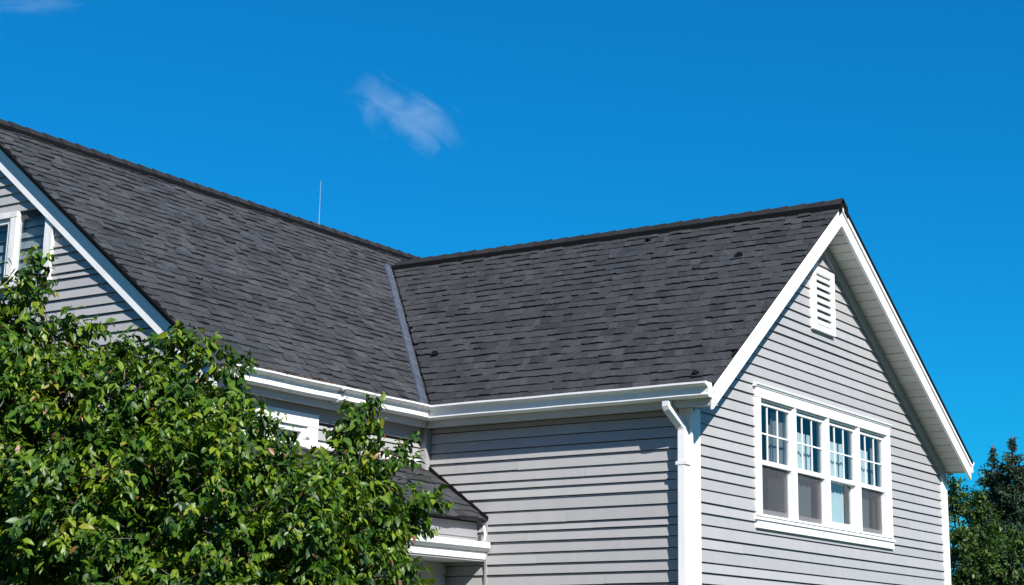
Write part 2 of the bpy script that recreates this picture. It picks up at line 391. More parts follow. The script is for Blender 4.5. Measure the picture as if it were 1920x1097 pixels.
# corner boards
MB().prism([(XWALL+.038, YWALL-.038, ZG), (XWALL+.038, YWALL+.135, ZG), (XWALL+.001, YWALL+.135, ZG), (XWALL+.001, YWALL-.001, ZG), (XWALL-.085, YWALL-.001, ZG), (XWALL-.085, YWALL-.038, ZG)], (0, 0, ZSOF-.003-ZG)).build('corner_board', 'white', house, bevel=.004)
MB().prism([(XWALL+.038, YWALLR+.038, ZG), (XWALL+.038, YWALLR-.125, ZG), (XWALL+.001, YWALLR-.125, ZG), (XWALL+.001, YWALLR+.001, ZG), (XWALL-.085, YWALLR+.001, ZG), (XWALL-.085, YWALLR+.038, ZG)], (0, 0, ZSOF+.015-ZG)).build('corner_board', 'white', house, bevel=.004)
MB().box(XWALLM+.001, XWALLM+.085, YWALL-.085, YWALL-.001, ZG, ZSOF-.002).build('corner_board', 'grey_trim', house, bevel=.004)
MB().prism([(XWALLM+.038, YWALLM-.038, ZG), (XWALLM+.038, YWALLM+.095, ZG), (XWALLM+.001, YWALLM+.095, ZG), (XWALLM+.001, YWALLM-.001, ZG), (XWALLM-.095, YWALLM-.001, ZG), (XWALLM-.095, YWALLM-.038, ZG)], (0, 0, ZSOF-.003-ZG)).build('corner_board', 'white', house, bevel=.004)
# frieze under the main eave
MB().box(XWALLM+.001, XWALLM+.034, YWALLM+.1, YWALL-.09, ZSOF-.125, ZSOF-.002).build('frieze_board', 'grey_trim', house, bevel=.003)

# gutters: K profile (d outward, z)
GP = [(.0, .0), (.0, -.122), (.070, -.122), (.084, -.114), (.092, -.106), (.092, -.098), (.085, -.092), (.086, -.040), (.096, -.032), (.134, -.020), (.140, -.014), (.140, .002), (.130, .004), (.127, -.008), (.10, -.024), (.08, -.034), (.078, -.110), (.006, -.112), (.006, .0)]
gz = ZE-.012
def gutter(fn0, fn1):
    b = MB(); r0 = [fn0(d, z) for d, z in GP]; r1 = [fn1(d, z) for d, z in GP]
    rings = [[V(p).lerp(V(q), i/10)+V((0, 0, math.sin(i*1.7)*.0018)) for p, q in zip(r0, r1)] for i in range(11)]
    b.loft(rings); return b.build('gutter', 'white', house)
gutter(lambda d, z: (-.015, YL-.003-d, gz+z), lambda d, z: (XE+.003+d, YL-.003-d, gz+z-.001))
gm = gutter(lambda d, z: (XE+.003+d, YL-.003-d, gz+z), lambda d, z: (XE+.003+d, YG+.03, gz+z))
gm.data.materials[0] = MAT['worn_white']
gr = gutter(lambda d, z: (-.015, YR+.003+d, gz+z-.01), lambda d, z: (-6, YR+.003+d, gz+z-.01))
capr = [(0, 0), (0, -.124), (.072, -.124), (.093, -.108), (.093, -.096), (.087, -.090), (.088, -.042), (.141, -.018), (.141, .004)]
MB().prism([(-.014, YL-.003-d, gz+z) for d, z in capr], (.006, 0, 0)).build('gutter_cap', 'white', house)
MB().prism([(-.014, YR+.003+d, gz+z-.01) for d, z in capr], (.006, 0, 0)).build('gutter_cap', 'white', house)
for xx in (): MB().prism([(xx, YL-.003-d*1.03-.002, gz+z*1.03-.002) for d, z in capr[1:]], (.035, 0, 0)).build('gutter_seam', 'white', house)
for yy in (-4.62,): MB().prism([(XE+.003+d*1.03+.002, yy, gz+z*1.03-.002) for d, z in capr[1:]], (0, .035, 0)).build('gutter_seam', 'white', house)
# white drip edge over the gutters
MB().prism([(-.01, YL-.012, ZE-.03), (-.01, YL+.05, ZE-.03+.062*SL), (-.01, YL+.05, ZE-.038+.062*SL), (-.01, YL-.012, ZE-.04)], (XE+.06, 0, 0)).build('drip_edge', 'white', house)
MB().prism([(XE+.012, YL-.01, ZE-.03), (XE-.05, YL-.01, ZE-.03+.062*SM), (XE-.05, YL-.01, ZE-.038+.062*SM), (XE+.012, YL-.01, ZE-.04)], (0, YG-YL+.04, 0)).build('drip_edge', 'white', house)

# downspout
def rect_tube(path, w, d, name, mat, parent):
    b = MB(); rings = []
    for i, p in enumerate(path):
        p = V(p); a = V(path[max(i-1, 0)]); c = V(path[min(i+1, len(path)-1)])
        t_ = (c-a).normalized(); ex = (X-t_*X.dot(t_)).normalized(); ey = t_.cross(ex)
        k = .22
        prof = [(-1, -1+k), (-1+k, -1), (1-k, -1), (1, -1+k), (1, 1-k), (1-k, 1), (-1+k, 1), (-1, 1-k)]
        rings.append([p+ex*(w/2*u)+ey*(d/2*v) for u, v in prof])
    b.loft(rings); return b.build(name, mat, parent)
ds = rect_tube([(-.435, YL-.05, ZE-.12), (-.435, YL-.05, ZE-.185), (-.43, YL-.045, ZE-.205), (-.362, YWALL-.088, ZE-.345), (-.347, YWALL-.078, ZE-.375), (-.345, YWALL-.077, ZE-.41), (-.345, YWALL-.077, ZE-.42)], .078, .058, 'downspout', 'white', house)
rect_tube([(-.345, YWALL-.077, ZE-.40), (-.345, YWALL-.077, 2.5), (-.345, YWALL-.077, ZG+.1)], .084, .064, 'pipe', 'white', ds)
for zz in (4.02, 2.2): MB().box(-.40, -.29, YWALL-.113, YWALL-.036, zz, zz+.03).build('strap', 'white', ds)

# ------------------------------------------------------------------ windows
def pleats(y0, y1, z0, z1, x, amp=.02, wl=.05, seed=0):
    r = random.Random(seed); b = MB(); n = max(6, int((y1-y0)/.008)); ph = r.uniform(0, 6); f2 = r.uniform(.4, .7)
    for i in range(n+1):
        y = y0+(y1-y0)*i/n; s = math.sin(2*math.pi*y/wl+ph)+.6*math.sin(2*math.pi*y/wl*f2+1)
        b.v += [(x+amp*s*.7, y, z0), (x+amp*s, y, z1)]
    b.f = [(2*i, 2*i+2, 2*i+3, 2*i+1) for i in range(n)]
    return b
win = part('window', house)
xo = XWALL                                  # wall plane
hz0, hz1 = WZ1-.03, WZ1                     # drip cap
MB().prism([(xo, WY0-.02, WZ1+.012), (xo+.068, WY0-.02, WZ1-.004), (xo+.068, WY0-.02, WZ1-.014), (xo+.054, WY0-.02, WZ1-.022), (xo+.054, WY0-.02, WZ1-.032), (xo, WY0-.02, WZ1-.032)], (0, WY1-WY0+.04, 0)).build('drip_cap', 'white', win)
MB().box(xo+.001, xo+.046, WY0, WY1, WZ1-.132, WZ1-.033).build('head_casing', 'white', win, bevel=.004)
for (a, c) in ((WY0, WY0+.10), (WY1-.10, WY1)):
    MB().box(xo+.001, xo+.044, a, c, WZ0+.085, WZ1-.134).build('side_casing', 'white', win, bevel=.004)
MB().prism([(xo, WY0-.03, WZ0+.083), (xo+.058, WY0-.03, WZ0+.070), (xo+.058, WY0-.03, WZ0+.045), (xo, WY0-.03, WZ0+.045)], (0, WY1-WY0+.06, 0)).build('sill', 'white', win, bevel=.003)
MB().box(xo+.001, xo+.045, WY0-.012, WY1+.012, WZ0-.03, WZ0+.043).build('apron', 'white', win, bevel=.003)
uy0, uy1 = WY0+.102, WY1-.102; mw = .05; uw = (uy1-uy0-3*mw)/4
zt, zb = WZ1-.135, WZ0+.086
zm = zb+.46*(zt-zb)
for k in range(4):
    a = uy0+k*(uw+mw); c = a+uw
    if k: MB().box(xo-.03, xo+.041, a-mw+.001, a-.001, zb, zt).build('mullion', 'white', win, bevel=.004)
    def frame(name, y0, y1, z0, z1, x0, x1, l, r, bo, to):
        f = MB(); f.box(x0, x1, y0, y0+l, z0, z1); f.box(x0, x1, y1-r, y1, z0, z1)
        f.box(x0+.001, x1-.001, y0+l, y1-r, z0, z0+bo); f.box(x0+.001, x1-.001, y0+l, y1-r, z1-to, z1)
        return f.build(name, 'white', win, bevel=.003)
    frame('jamb', a+.001, c-.001, zb+.001, zt-.001, xo-.075, xo+.028, .014, .014, .02, .012)
    s0, s1 = a+.0155, c-.0155
    frame('sash', s0, s1, zm-.02, zt-.02, xo-.028, xo+.008, .032, .032, .045, .032)
    frame('sash', s0, s1, zb+.022, zm+.018, xo-.066, xo-.03, .032, .032, .055, .04)
    gy0, gy1 = s0+.030, s1-.030
    pane = lambda x, z0, z1, nm='pane', mt='glass': MB().box(x-.002, x+.002, gy0, gy1, z0, z1).build(nm, mt, win, fix=True)
    def sheet(x, z0, z1, nm, mt):
        b = MB(); b.v = [(x, gy0, z0), (x, gy1, z0), (x, gy1, z1), (x, gy0, z1)]; b.f = [(0, 1, 2, 3)]; return b.build(nm, mt, win, fix=False)
    sheet(xo-.010, zm+.024, zt-.055, 'pane', 'glass')
    sheet(xo-.048, zb+.076, zm-.021, 'pane', 'glass')
    if k != 2: sheet(xo-.018, zb+.024, zm-.021, 'insect_screen', 'insect_screen')
    for fr_ in ((.27, .62) if k != 3 else (.3, .66)):
        y = gy0+(gy1-gy0)*fr_
        MB().box(xo-.014, xo-.002, y-.007, y+.007, zm+.025, zt-.056).build('muntin', 'white', win)
    zmid = (zm+zt)/2-.02
    MB().box(xo-.0135, xo-.0025, gy0, gy1, zmid-.007, zmid+.007).build('muntin', 'white', win)
    # curtain behind
    cut = {0: [(.38, .52), (.9, ZG)], 1: [(.0, .62)], 2: [(.0, .66)], 3: [(.0, .5), (.62, .74)]}[k]
    for j, (f0, f1) in enumerate(cut):
        ztop = zt-.06 if j else zt-.19
        pleats(gy0+.14+(gy1-gy0)*f0, gy0+.14+(gy1-gy0)*f1, zb+.05, ztop, xo-.095, .012, .055, seed=k*7+j).build('curtain', 'curtain' if (k and j == 0) else 'curtain_dark', win, smooth=True, fix=False)
# room behind
f = MB(); xb = xo-1.6
f.box(xb-.05, xb, WY0-.3, WY1+.3, 3.0, 5.4); f.box(xb, xo-.085, WY0-.3, WY0-.25, 3.0, 5.4); f.box(xb, xo-.085, WY1+.25, WY1+.3, 3.0, 5.4)
f.box(xb, xo-.085, WY0-.25, WY1+.25, 3.0, 3.05); f.box(xb, xo-.085, WY0-.25, WY1+.25, 5.35, 5.4); f.build('room', 'interior', win, fix=False)

# --- main gable window (faces -Y)
win = part('window', house); yo = YWALLM
def fy(name, x0, x1, z0, z1, d0, d1, mat='white', par=None, bevel=.004):
    return MB().box(x0, x1, yo-d1, yo-d0, z0, z1).build(name, mat, par or win, bevel=bevel)
fy('side_casing', -5.245, MGX1, MGZ0-.01, MGZ1+.03, .001, .045, 'old_white')
fy('mullion', -5.70, -5.615, MGZ0+.055, MGZ1+.018, -.02, .05, 'old_white')
fy('head_casing', MGX0, -5.615, MGZ1+.02, MGZ1+.075, .001, .052, 'old_white')
fy('sill', MGX0, -5.12, MGZ0-.03, MGZ0+.015, .001, .075, 'old_white')
fy('bottom_rail', -5.613, -5.247, MGZ0+.017, MGZ0+.05, .0, .035, 'old_white')
fy('sash', -5.748, -5.702, MGZ0+.055, MGZ1-.03, .0, .03, 'old_white')
fy('sash', MGX0+.05, -5.702, MGZ1-.028, MGZ1+.015, .0, .03, 'old_white')
fy('sash', MGX0+.05, -5.702, MGZ0+.018, MGZ0+.053, .0, .03, 'old_white')
for (x0, x1, d) in ((MGX0+.05, -5.75, .012), (-5.613, -5.247, .006)):
    b = MB(); b.v = [(x0, yo-d, MGZ0+.05), (x1, yo-d, MGZ0+.05), (x1, yo-d, MGZ1), (x0, yo-d, MGZ1)]; b.f = [(0, 1, 2, 3)]; b.build('pane', 'glass', win, fix=False)
for i in range(6):   # grey slats behind the panes, standing in for reflected siding lines
    z0 = MGZ0+.05+i*.1
    MB().prism([(MGX0+.06, yo+.05, z0), (-5.25, yo+.05, z0), (-5.25, yo+.075, z0+.096), (MGX0+.06, yo+.075, z0+.096)], (0, .004, 0)).build('window_slat', 'grey_trim', win)
MB().box(MGX0, -5.3, yo+.3, yo+.34, 5.4, 6.25).build('room', 'interior', win)

# --- window in the main side wall (faces +X)
win = part('window', house); xo = XWALLM
def fx(name, y0, y1, z0, z1, d0, d1, mat='white', bevel=.004): return MB().box(xo+d0, xo+d1, y0, y1, z0, z1).build(name, mat, win, bevel=bevel)
fx('head_casing', -5.9, -4.66, 4.335, 4.45, .001, .05)
fx('side_casing', -4.80, -4.66, 3.1, 4.333, .001, .048)
fx('sash', -4.858, -4.802, 3.1, 4.333, -.02, .03)
fx('sash', -5.30, -5.235, 3.1, 4.299, -.02, .028)
fx('sash', -5.235, -4.86, 4.285, 4.332, -.02, .027)
b = MB(); b.v = [(xo+.004, -5.235, 3.1), (xo+.004, -4.858, 3.1), (xo+.004, -4.858, 4.285), (xo+.004, -5.235, 4.285)]; b.f = [(0, 1, 2, 3)]; b.build('pane', 'glass', win, fix=False)
for i_ in range(24): MB().prism([(xo-.050, -5.235, 3.12+i_*.048), (xo-.030, -5.235, 3.10+i_*.048), (xo-.029, -5.235, 3.102+i_*.048), (xo-.049, -5.235, 3.124+i_*.048)], (0, .375, 0)).build('window_slat', 'white', win)
MB().box(xo-.075, xo-.06, -5.25, -4.85, 3.1, 4.3).build('blind_backing', 'soffit', win)
fx('sash', -5.78, -5.302, 4.30, 4.333, -.02, .025)
fx('sill', -5.9, -4.62, 3.05, 3.098, .001, .08)
b = MB(); b.v = [(xo+.004, -5.78, 3.1), (xo+.004, -5.302, 3.1), (xo+.004, -5.302, 4.3), (xo+.004, -5.78, 4.3)]; b.f = [(0, 1, 2, 3)]; b.build('pane', 'glass', win, fix=False)
MB().box(xo-.6, xo-.55, -5.9, -4.6, 3.0, 4.45).build('room', 'interior', win)

# --- gable vent
vent = part('gable_vent', house); xo = XWALL
vy0, vy1, vz0, vz1 = -.46, .09, 5.66, 6.33
f = MB(); f.box(xo+.001, xo+.055, vy0, vy0+.085, vz0, vz1); f.box(xo+.001, xo+.055, vy1-.085, vy1, vz0, vz1)
f.box(xo+.001, xo+.054, vy0+.085, vy1-.085, vz0, vz0+.06); f.box(xo+.001, xo+.054, vy0+.085, vy1-.085, vz1-.07, vz1)
f.build('frame', 'white', vent, bevel=.004)
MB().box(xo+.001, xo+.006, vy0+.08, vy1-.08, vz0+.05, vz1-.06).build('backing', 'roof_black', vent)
ns = 7; hh = (vz1-vz0-.13)/ns
for i in range(ns):
    z0 = vz0+.06+i*hh
    MB().prism([(xo+.052, vy0+.086, z0+.016), (xo+.014, vy0+.086, z0+hh+.006), (xo+.008, vy0+.086, z0+hh-.002), (xo+.046, vy0+.086, z0+.006)], (0, vy1-vy0-.172, 0)).build('slat', 'white', vent)

# ------------------------------------------------------------------ roofs
decks = []
def slope_frame(O, eu, ev):
    O, eu, ev = V(O), V(eu).normalized(), V(ev).normalized(); n = eu.cross(ev)
    if n.z < 0: n = -n
    return O, eu, ev, n
TABS = []          # (verts, faces, colour, roof key)
def shingle_slope(key, fr, vmax, expo, ulim, wid, skew, wav, seed, tone):
    """ulim(v) -> (u0, u1); tabs laid in courses from the eave up"""
    r = random.Random(seed); O, eu, ev, n = fr
    P = lambda u, v, h: O+eu*u+ev*v+n*h
    k = 0; v = -.012
    while v < vmax-.02:
        v1 = min(v+expo*1.3, vmax+.01); e0, e1 = ulim(max(v, 0)); t0, t1 = ulim(min(max(v1, 0), vmax))
        b0, b1 = e0, e1
        u = b0-r.uniform(0, wid[1]); first = True
        cuts = []; sk_ = skew
        while u < b1:
            w = r.uniform(*wid); k2_ = skew+r.uniform(-.03, .03); cuts.append((u, u+w, sk_, k2_)); u += w; sk_ = k2_
        for (ua, ub, ska, skb) in cuts:
            thick = r.random() < .5
            hb = (.019 if thick else .010)+r.uniform(-.003, .005)
            lo = lambda uu: max(uu, e0); hi = lambda uu: min(uu, e1)
            a_b, c_b = max(ua, e0), min(ub-.001, e1)
            if c_b-a_b < .012: continue
            f_ = lambda uu, lim0, lim1: min(max(uu, lim0), lim1)
            a_t = t0 if ua <= e0 else f_(ua+ska, t0, t1); c_t = t1 if ub >= e1 else f_(ub-.001+skb, t0, t1)
            if c_t-a_t < .005: a_t = c_t-.005
            jv = r.uniform(-.012, .012)*wav; wv = [r.uniform(-.014, .014)*wav+jv for _ in range(3)]
            wh = [max(.005, hb+r.uniform(-.004, .007)*wav) for _ in range(3)]
            mb_ = (a_b+c_b)/2; mt_ = (a_t+c_t)/2
            vs_ = [P(a_b, v+wv[0], .0), P(mb_, v+wv[1], .0), P(c_b, v+wv[2], .0),
                   P(a_b, v+wv[0], wh[0]), P(mb_, v+wv[1], wh[1]), P(c_b, v+wv[2], wh[2]),
                   P(a_t, v1, .004), P(mt_, v1, .004), P(c_t, v1, .004)]
            fs = [(0, 1, 4, 3), (1, 2, 5, 4), (3, 4, 7, 6), (4, 5, 8, 7), (0, 3, 6), (2, 8, 5)]
            q = r.random()
            base = tone*(r.uniform(.8, 1.12) if q < .75 else r.uniform(1.12, 1.32) if q < .91 else r.uniform(.6, .78))
            hue = r.uniform(-.03, .03)
            TABS.append((vs_, fs, (base*(.945+hue*.5), base*1.01, base*(1.09-hue), 1), key))
        v += expo*r.uniform(.97, 1.03); k += 1
frW = slope_frame((0, YL, ZE-.012), (-1, 0, 0), (0, 1, SL))
LW = math.hypot(YA-YL, ZR-ZE)
frM = slope_frame((XE, YL, ZE-.012), (0, -1, 0), (-1, 0, SM))
LM = math.hypot(XE-XR, ZM-ZE)
vtop = (ZR-ZE)/math.sin(math.atan(SM))
def ul_w(v): return (-.015, -XE+(-XV+XE)*min(v/LW, 1)-.05)
def ul_m(v):
    k = v/vtop
    return ((-(YA-YL)*k+.115) if k < .985 else -5.0, YL-YG+.015)
shingle_slope('wing', frW, LW, .146, ul_w, (.07, .17), .055, .55, 4, .038)
shingle_slope('main', frM, LM, .118, ul_m, (.11, .21), -.05, .85, 9, .045)
# bay roof in the corner
BX0, BX1, BY0, BY1, BZ1, BZ0 = XWALLM+.0, -2.44, -5.75, YWALL-.035, 4.17, 3.63
SB = (BZ1-BZ0)/(BX1-BX0)
frB = slope_frame((BX1, BY1, BZ0), (0, -1, 0), (-1, 0, SB))
LB = math.hypot(BX1-BX0, BZ1-BZ0)
shingle_slope('bay', frB, LB-.01, .118, lambda v: (0, BY1-BY0), (.11, .22), -.02, .9, 31, .045)

def deck(name, pts, th, nrm, mat='underlay'):
    return MB().prism([V(p)-V(nrm)*(.006) for p in pts], -V(nrm)*th).build(name, mat, house)
nW, nM = frW[3], frM[3]
roofs = {}
roofs['wing'] = deck('roof', [(-.002, YL, ZE-.012), (-.002, YA, ZR-.012), (XV, YA, ZR-.012), (XE, YL, ZE-.012)], .03, nW)
nWR = V((0, SR, 1)).normalized()
roofs['main'] = deck('roof', [(XE, YG+.002, ZE-.012), (XE, YL, ZE-.012), (XV, YA, ZR-.012), (XV, YN, ZR-.012), (XR, YN, ZM-.012), (XR, YG+.002, ZM-.012)], .03, nM)
deckB = deck('roof', [(BX1, BY1, BZ0), (BX0, BY1, BZ1), (BX0, BY0, BZ1), (BX1, BY0, BZ0)], .02, frB[3]); roofs['bay'] = deckB
def plainroof(pts, nrm):
    b = MB().prism([V(p) for p in pts], -V(nrm)*.035); o = b.build('roof', 'shingle', house)
    tint(o.data, [(.038, .039, .042, 1)]*len(o.data.vertices)); return o
rr_ = plainroof([(.012, YR+.02, ZE-.012-.02*SR), (.012, YA, ZR), (XR, YA, ZR), (XR, YR+.02, ZE-.012-.02*SR)], nWR)
plainroof([(XW, YG, ZE), (XW, YN, ZE), (XR-.002, YN, ZM-.01), (XR-.002, YG, ZM-.01)], V((-SM, 0, 1)).normalized())

# choose the 300 tabs that show largest in the picture
def parea(vs_):
    q = [project(vs_[i]) for i in (3, 5, 8, 6)]
    cx = sum(p[0] for p in q)/4; cy = sum(p[1] for p in q)/4
    if not (8 < cx < 1912 and 8 < cy < 1089): return 0
    if cx < 470 and cy > 560+.3*(cx-300): return 0
    a = 0
    for i in range(4):
        j = (i+1) % 4; a += q[i][0]*q[j][1]-q[j][0]*q[i][1]
    return abs(a)/2
order = sorted(range(len(TABS)), key=lambda i: -(parea(TABS[i][0]) if TABS[i][3] != 'bay' else 0))
single = set(order[:300])
for i in single:
    vs_, fs, c, key = TABS[i]
    me = bpy.data.meshes.new('shingle'); me.from_pydata([tuple(p) for p in vs_], [], fs); tint(me, [c]*9); link('shingle', me, 'shingle', roofs[key])
for key in roofs:
    vv, ff, cc = [], [], []
    for i, (vs_, fs, c, k2) in enumerate(TABS):
        if k2 != key or i in single: continue
        b0 = len(vv); vv += [tuple(p) for p in vs_]; ff += [tuple(b0+j for j in f) for f in fs]; cc += [c]*9
    me = bpy.data.meshes.new('shingle_field'); me.from_pydata(vv, [], ff); tint(me, cc)
    o = link('shingle_field', me, 'shingle', roofs[key]); o['kind'] = 'stuff'

# shingle edge over the right rake (seen end on)
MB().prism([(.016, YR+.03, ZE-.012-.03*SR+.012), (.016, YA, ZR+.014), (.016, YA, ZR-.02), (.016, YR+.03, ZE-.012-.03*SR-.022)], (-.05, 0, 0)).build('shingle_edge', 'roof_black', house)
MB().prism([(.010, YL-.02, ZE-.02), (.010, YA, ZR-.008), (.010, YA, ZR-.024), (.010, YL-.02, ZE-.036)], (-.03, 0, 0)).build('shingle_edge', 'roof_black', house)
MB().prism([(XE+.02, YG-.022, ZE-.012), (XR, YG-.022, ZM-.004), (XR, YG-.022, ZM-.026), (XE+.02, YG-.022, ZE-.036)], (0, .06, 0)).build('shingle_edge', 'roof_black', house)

# ridge vents with overlapping caps
def ridge(p0, p1, sideA, sideB, step=.21, seed=1):
    r = random.Random(seed); p0, p1 = V(p0), V(p1); d = (p1-p0).normalized(); Ln = (p1-p0).length
    a, c = V(sideA).normalized(), V(sideB).normalized()
    prof = lambda w, h: [a*w+Z*(h-.004), Z*(h+.012), c*w+Z*(h-.004)]
    b = MB()
    for s in (a, c):
        o1, o2 = s*.03, s*.135
        b.quadbox([p0+o1-Z*.03, p1+o1-Z*.03, p1+o2-Z*.03, p0+o2-Z*.03, p0+o1+Z*.062, p1+o1+Z*.062, p1+o2+Z*.088, p0+o2+Z*.088])
    b.build('ridge_vent', 'roof_black', house)
    s = 0
    while s < Ln-.02:
        e = min(s+step*1.12, Ln); j = r.uniform(-.004, .004); t_ = .013
        q0 = [p0+d*s+k for k in prof(.128+j*.6, .084+j*.6)]; q1 = [p0+d*e+k for k in prof(.124, .070)]
        b = MB(); n_ = len(b.v)
        b.v = [tuple(k) for k in q0]+[tuple(k) for k in q1]+[tuple(k-Z*t_) for k in q0]+[tuple(k-Z*.012) for k in q1]
        b.f = [(0, 3, 4, 1), (1, 4, 5, 2), (6, 7, 10, 9), (7, 8, 11, 10), (0, 1, 7, 6), (1, 2, 8, 7), (3, 9, 10, 4), (4, 10, 11, 5), (0, 6, 9, 3), (2, 5, 11, 8)]
        o = b.build('ridge_cap', 'shingle', house)
        k = r.uniform(.012, .020); tint(o.data, [(k, k, k*1.05, 1)]*len(o.data.vertices))
        s += step
ridge((.02, YA, ZR-.035), (XV+.1, YA, ZR-.035), (0, -1, -SL), (0, 1, -SR), seed=2)
ridge((XR, YG-.02, ZM-.035), (XR, YN, ZM-.035), (1, 0, -SM), (-1, 0, -SM), seed=3)

# valley flashing
A = V((XE, YL, ZE-.012)); B = V((XV, YA, ZR-.012))
sideM = V((0, -1, 0)); sideW = V((1, 0, 0)); b = MB()
mid = [A.lerp(B, i/14) for i in range(15)]
ring = []
for i, q in enumerate(mid):
    wv = .004*math.sin(i*2.1)
    ring.append([q+sideM*(.12+wv*.5)+nM*.034, q+sideM*(.08+wv)+nM*.037, q+sideM*.012+nM*.030+Z*.002, q+sideM*.010+nM*.0+nW*.001, q+sideM*.135+nM*.003])
b.loft(ring); b.build('valley_flashing', 'flashing', house)

# lightning rod
rod = MB().tube([(XR, -1.12, ZM), (XR, -1.12, ZM+.25), (XR+.002, -1.125, ZM+.58)], [.0035, .003, .002], 6).build('lightning_rod', 'metal', house)
MB().tube([(XR, -1.12, ZM+.01), (XR, -1.12, ZM+.05)], [.012, .008], 8).build('bracket', 'metal', rod)

# a few lifted, broken tabs
def on_slope(px, py, fr):
    d = fwd+rgt*((px-PPX)/FPX)-upv*((py-PPY)/FPX); O, eu, ev, n = fr
    return CAM+d*((O-CAM).dot(n)/d.dot(n))
for i, (px, py, s) in enumerate(((1386, 482, .055), (816, 667, .05), (1217, 453, .04), (1305, 704, .05), (772, 618, .03), (1262, 424, .03))):
    q = on_slope(px, py, frW)+nW*.03; O, eu, ev, n = frW; r = random.Random(i+40)
    pts = [q+eu*(s*math.cos(a)*r.uniform(.6, 1.2))+ev*(s*.75*math.sin(a)*r.uniform(.6, 1.2))+n*r.uniform(-.006, .02) for a in [k*math.pi/3 for k in range(6)]]
    MB().prism(pts, -n*.03).build('lifted_tab', 'roof_black', house)

# ------------------------------------------------------------------ bay below the main eave
bay = part('bay', house)
MB().box(BX1-.112, BX1-.086, BY0, BY1, BZ0-.16, BZ0-.022).build('fascia', 'grey_trim', bay, bevel=.003)
MB().box(BX1-.118, BX1-.094, BY0, BY1, BZ0-.235, BZ0-.162).build('fascia', 'grey_trim', bay)
MB().prism([(BX1-.12, BY0, BZ0-.237), (BX1+.055, BY0, BZ0-.205), (BX1+.062, BY0, BZ0-.212), (BX1+.062, BY0, BZ0-.258), (BX1+.03, BY0, BZ0-.29), (BX1-.12, BY0, BZ0-.29)], (0, BY1-BY0, 0)).build('cornice', 'white', bay)
MB().box(BX1-.03, BX1+.012, BY0, BY1, BZ0-.36, BZ0-.292).build('beam', 'white', bay, bevel=.003)
MB().box(XWALLM, BX1-.001, BY0+.01, BY1, BZ0-.375, BZ0-.362).build('soffit', 'soffit', bay)
MB().box(BX0+.002, BX0+.016, BY0, BY1, BZ1-.03, BZ1+.05).build('flashing', 'white', bay)
MB().prism([(BX0+.03, BY1+.0, BZ1+.028), (BX1+.02, BY1+.0, BZ0+.03), (BX1+.02, BY1+.0, BZ0-.005), (BX0+.03, BY1+.0, BZ1-.01)], (0, .034, 0)).build('flashing', 'roof_black', bay)
MB().box(BX1-.002, BX1+.018, BY1+.0, BY1+.033, 2.9, BZ0-.03).build('corner_trim', 'grey_trim', bay)
wb = MB().box(XWALLM, XWALLM+.3, BY0+.05, BY1-.002, ZG, BZ0-.377).build('wall', 'grey_trim', bay)
z = 2.0
while z < BZ0-.4:
    h = .128; MB().prism([(XWALLM+.301, BY0+.05, z), (XWALLM+.33, BY0+.05, z), (XWALLM+.306, BY0+.05, min(z+h+.018, BZ0-.378)), (XWALLM+.301, BY0+.05, min(z+h+.018, BZ0-.378))], (0, BY1-BY0-.06, 0)).build('plank', 'siding', bay); z += h
MB().tube([(BX1-.0, BY1-.02, BZ0-.06), (BX1+.05, BY1-.07, BZ0-.13), (BX1+.055, BY1-.085, BZ0-.20)], [.012, .012, .012], 6).build('bracket', 'white', bay)

# leaf litter lying in the main gutter
b = MB(); r = random.Random(3); cols = []
for i in range(150):
    y = r.triangular(-5.75, -4.4, -5.4); x = XE+.003+r.uniform(.07, .135); z = gz+.006+r.uniform(0, .016)
    a = r.uniform(0, 6.28); s = r.uniform(.012, .035); e = V((math.cos(a), math.sin(a), r.uniform(-.5, .3)))*s; f_ = V((-math.sin(a), math.cos(a), r.uniform(-.4, .4)))*s*.4
    q = V((x, y, z)); k = len(b.v); b.v += [tuple(q-e), tuple(q+f_), tuple(q+e), tuple(q-f_)]; b.f.append((k, k+1, k+2, k+3))
o = b.build('leaf_litter', 'litter', fix=False); o['kind'] = 'stuff'; o['label'] = 'dry brown leaf litter caught along the white gutter'; o['category'] = 'leaf litter'

# ------------------------------------------------------------------ leaves
LEAF_V = np.array([(0, 0, 0), (.30, -.225, .05), (.28, 0, 0), (.30, .225, .05), (.66, -.19, .02), (.68, 0, -.03), (.66, .19, .02), (1, 0, -.12)], float)
LEAF_F = np.array([(0, 1, 2), (0, 2, 3), (1, 4, 5), (1, 5, 2), (2, 5, 6), (2, 6, 3), (4, 7, 5), (5, 7, 6)])
def frames(d, nrm):
    d = d/np.linalg.norm(d, axis=1, keepdims=True)
    s = np.cross(nrm, d); s /= np.linalg.norm(s, axis=1, keepdims=True)+1e-9
    return d, s, np.cross(d, s)
def leaves_at(P, D, NR, S, tmpl=LEAF_V, wide=1.0):
    d, s, n = frames(D, NR); L_ = S[:, None, None]
    curl = rng.uniform(.3, 2.2, len(P))[:, None, None]
    return P[:, None]+L_*(d[:, None]*tmpl[None, :, :1]+s[:, None]*tmpl[None, :, 1:2]*wide+n[:, None]*tmpl[None, :, 2:]*curl)
def leafmesh(name, verts, tin, mat, parent, F=LEAF_F):
    n, k = verts.shape[:2]
    me = bpy.data.meshes.new(name)
    f = (np.arange(n)[:, None, None]*k+F[None]).reshape(-1, F.shape[1])
    me.vertices.add(n*k); me.vertices.foreach_set('co', verts.reshape(-1).astype(np.float32))
    me.loops.add(f.size); me.loops.foreach_set('vertex_index', f.ravel().astype(np.int32))
    me.polygons.add(len(f)); me.polygons.foreach_set('loop_start', np.arange(len(f), dtype=np.int32)*F.shape[1])
    me.update(calc_edges=True); me.validate()
    c = np.ones((n*k, 4), np.float32); c[:, :3] = np.repeat(tin, k)[:, None]; tint(me, c)
    return link(name, me, mat, parent)
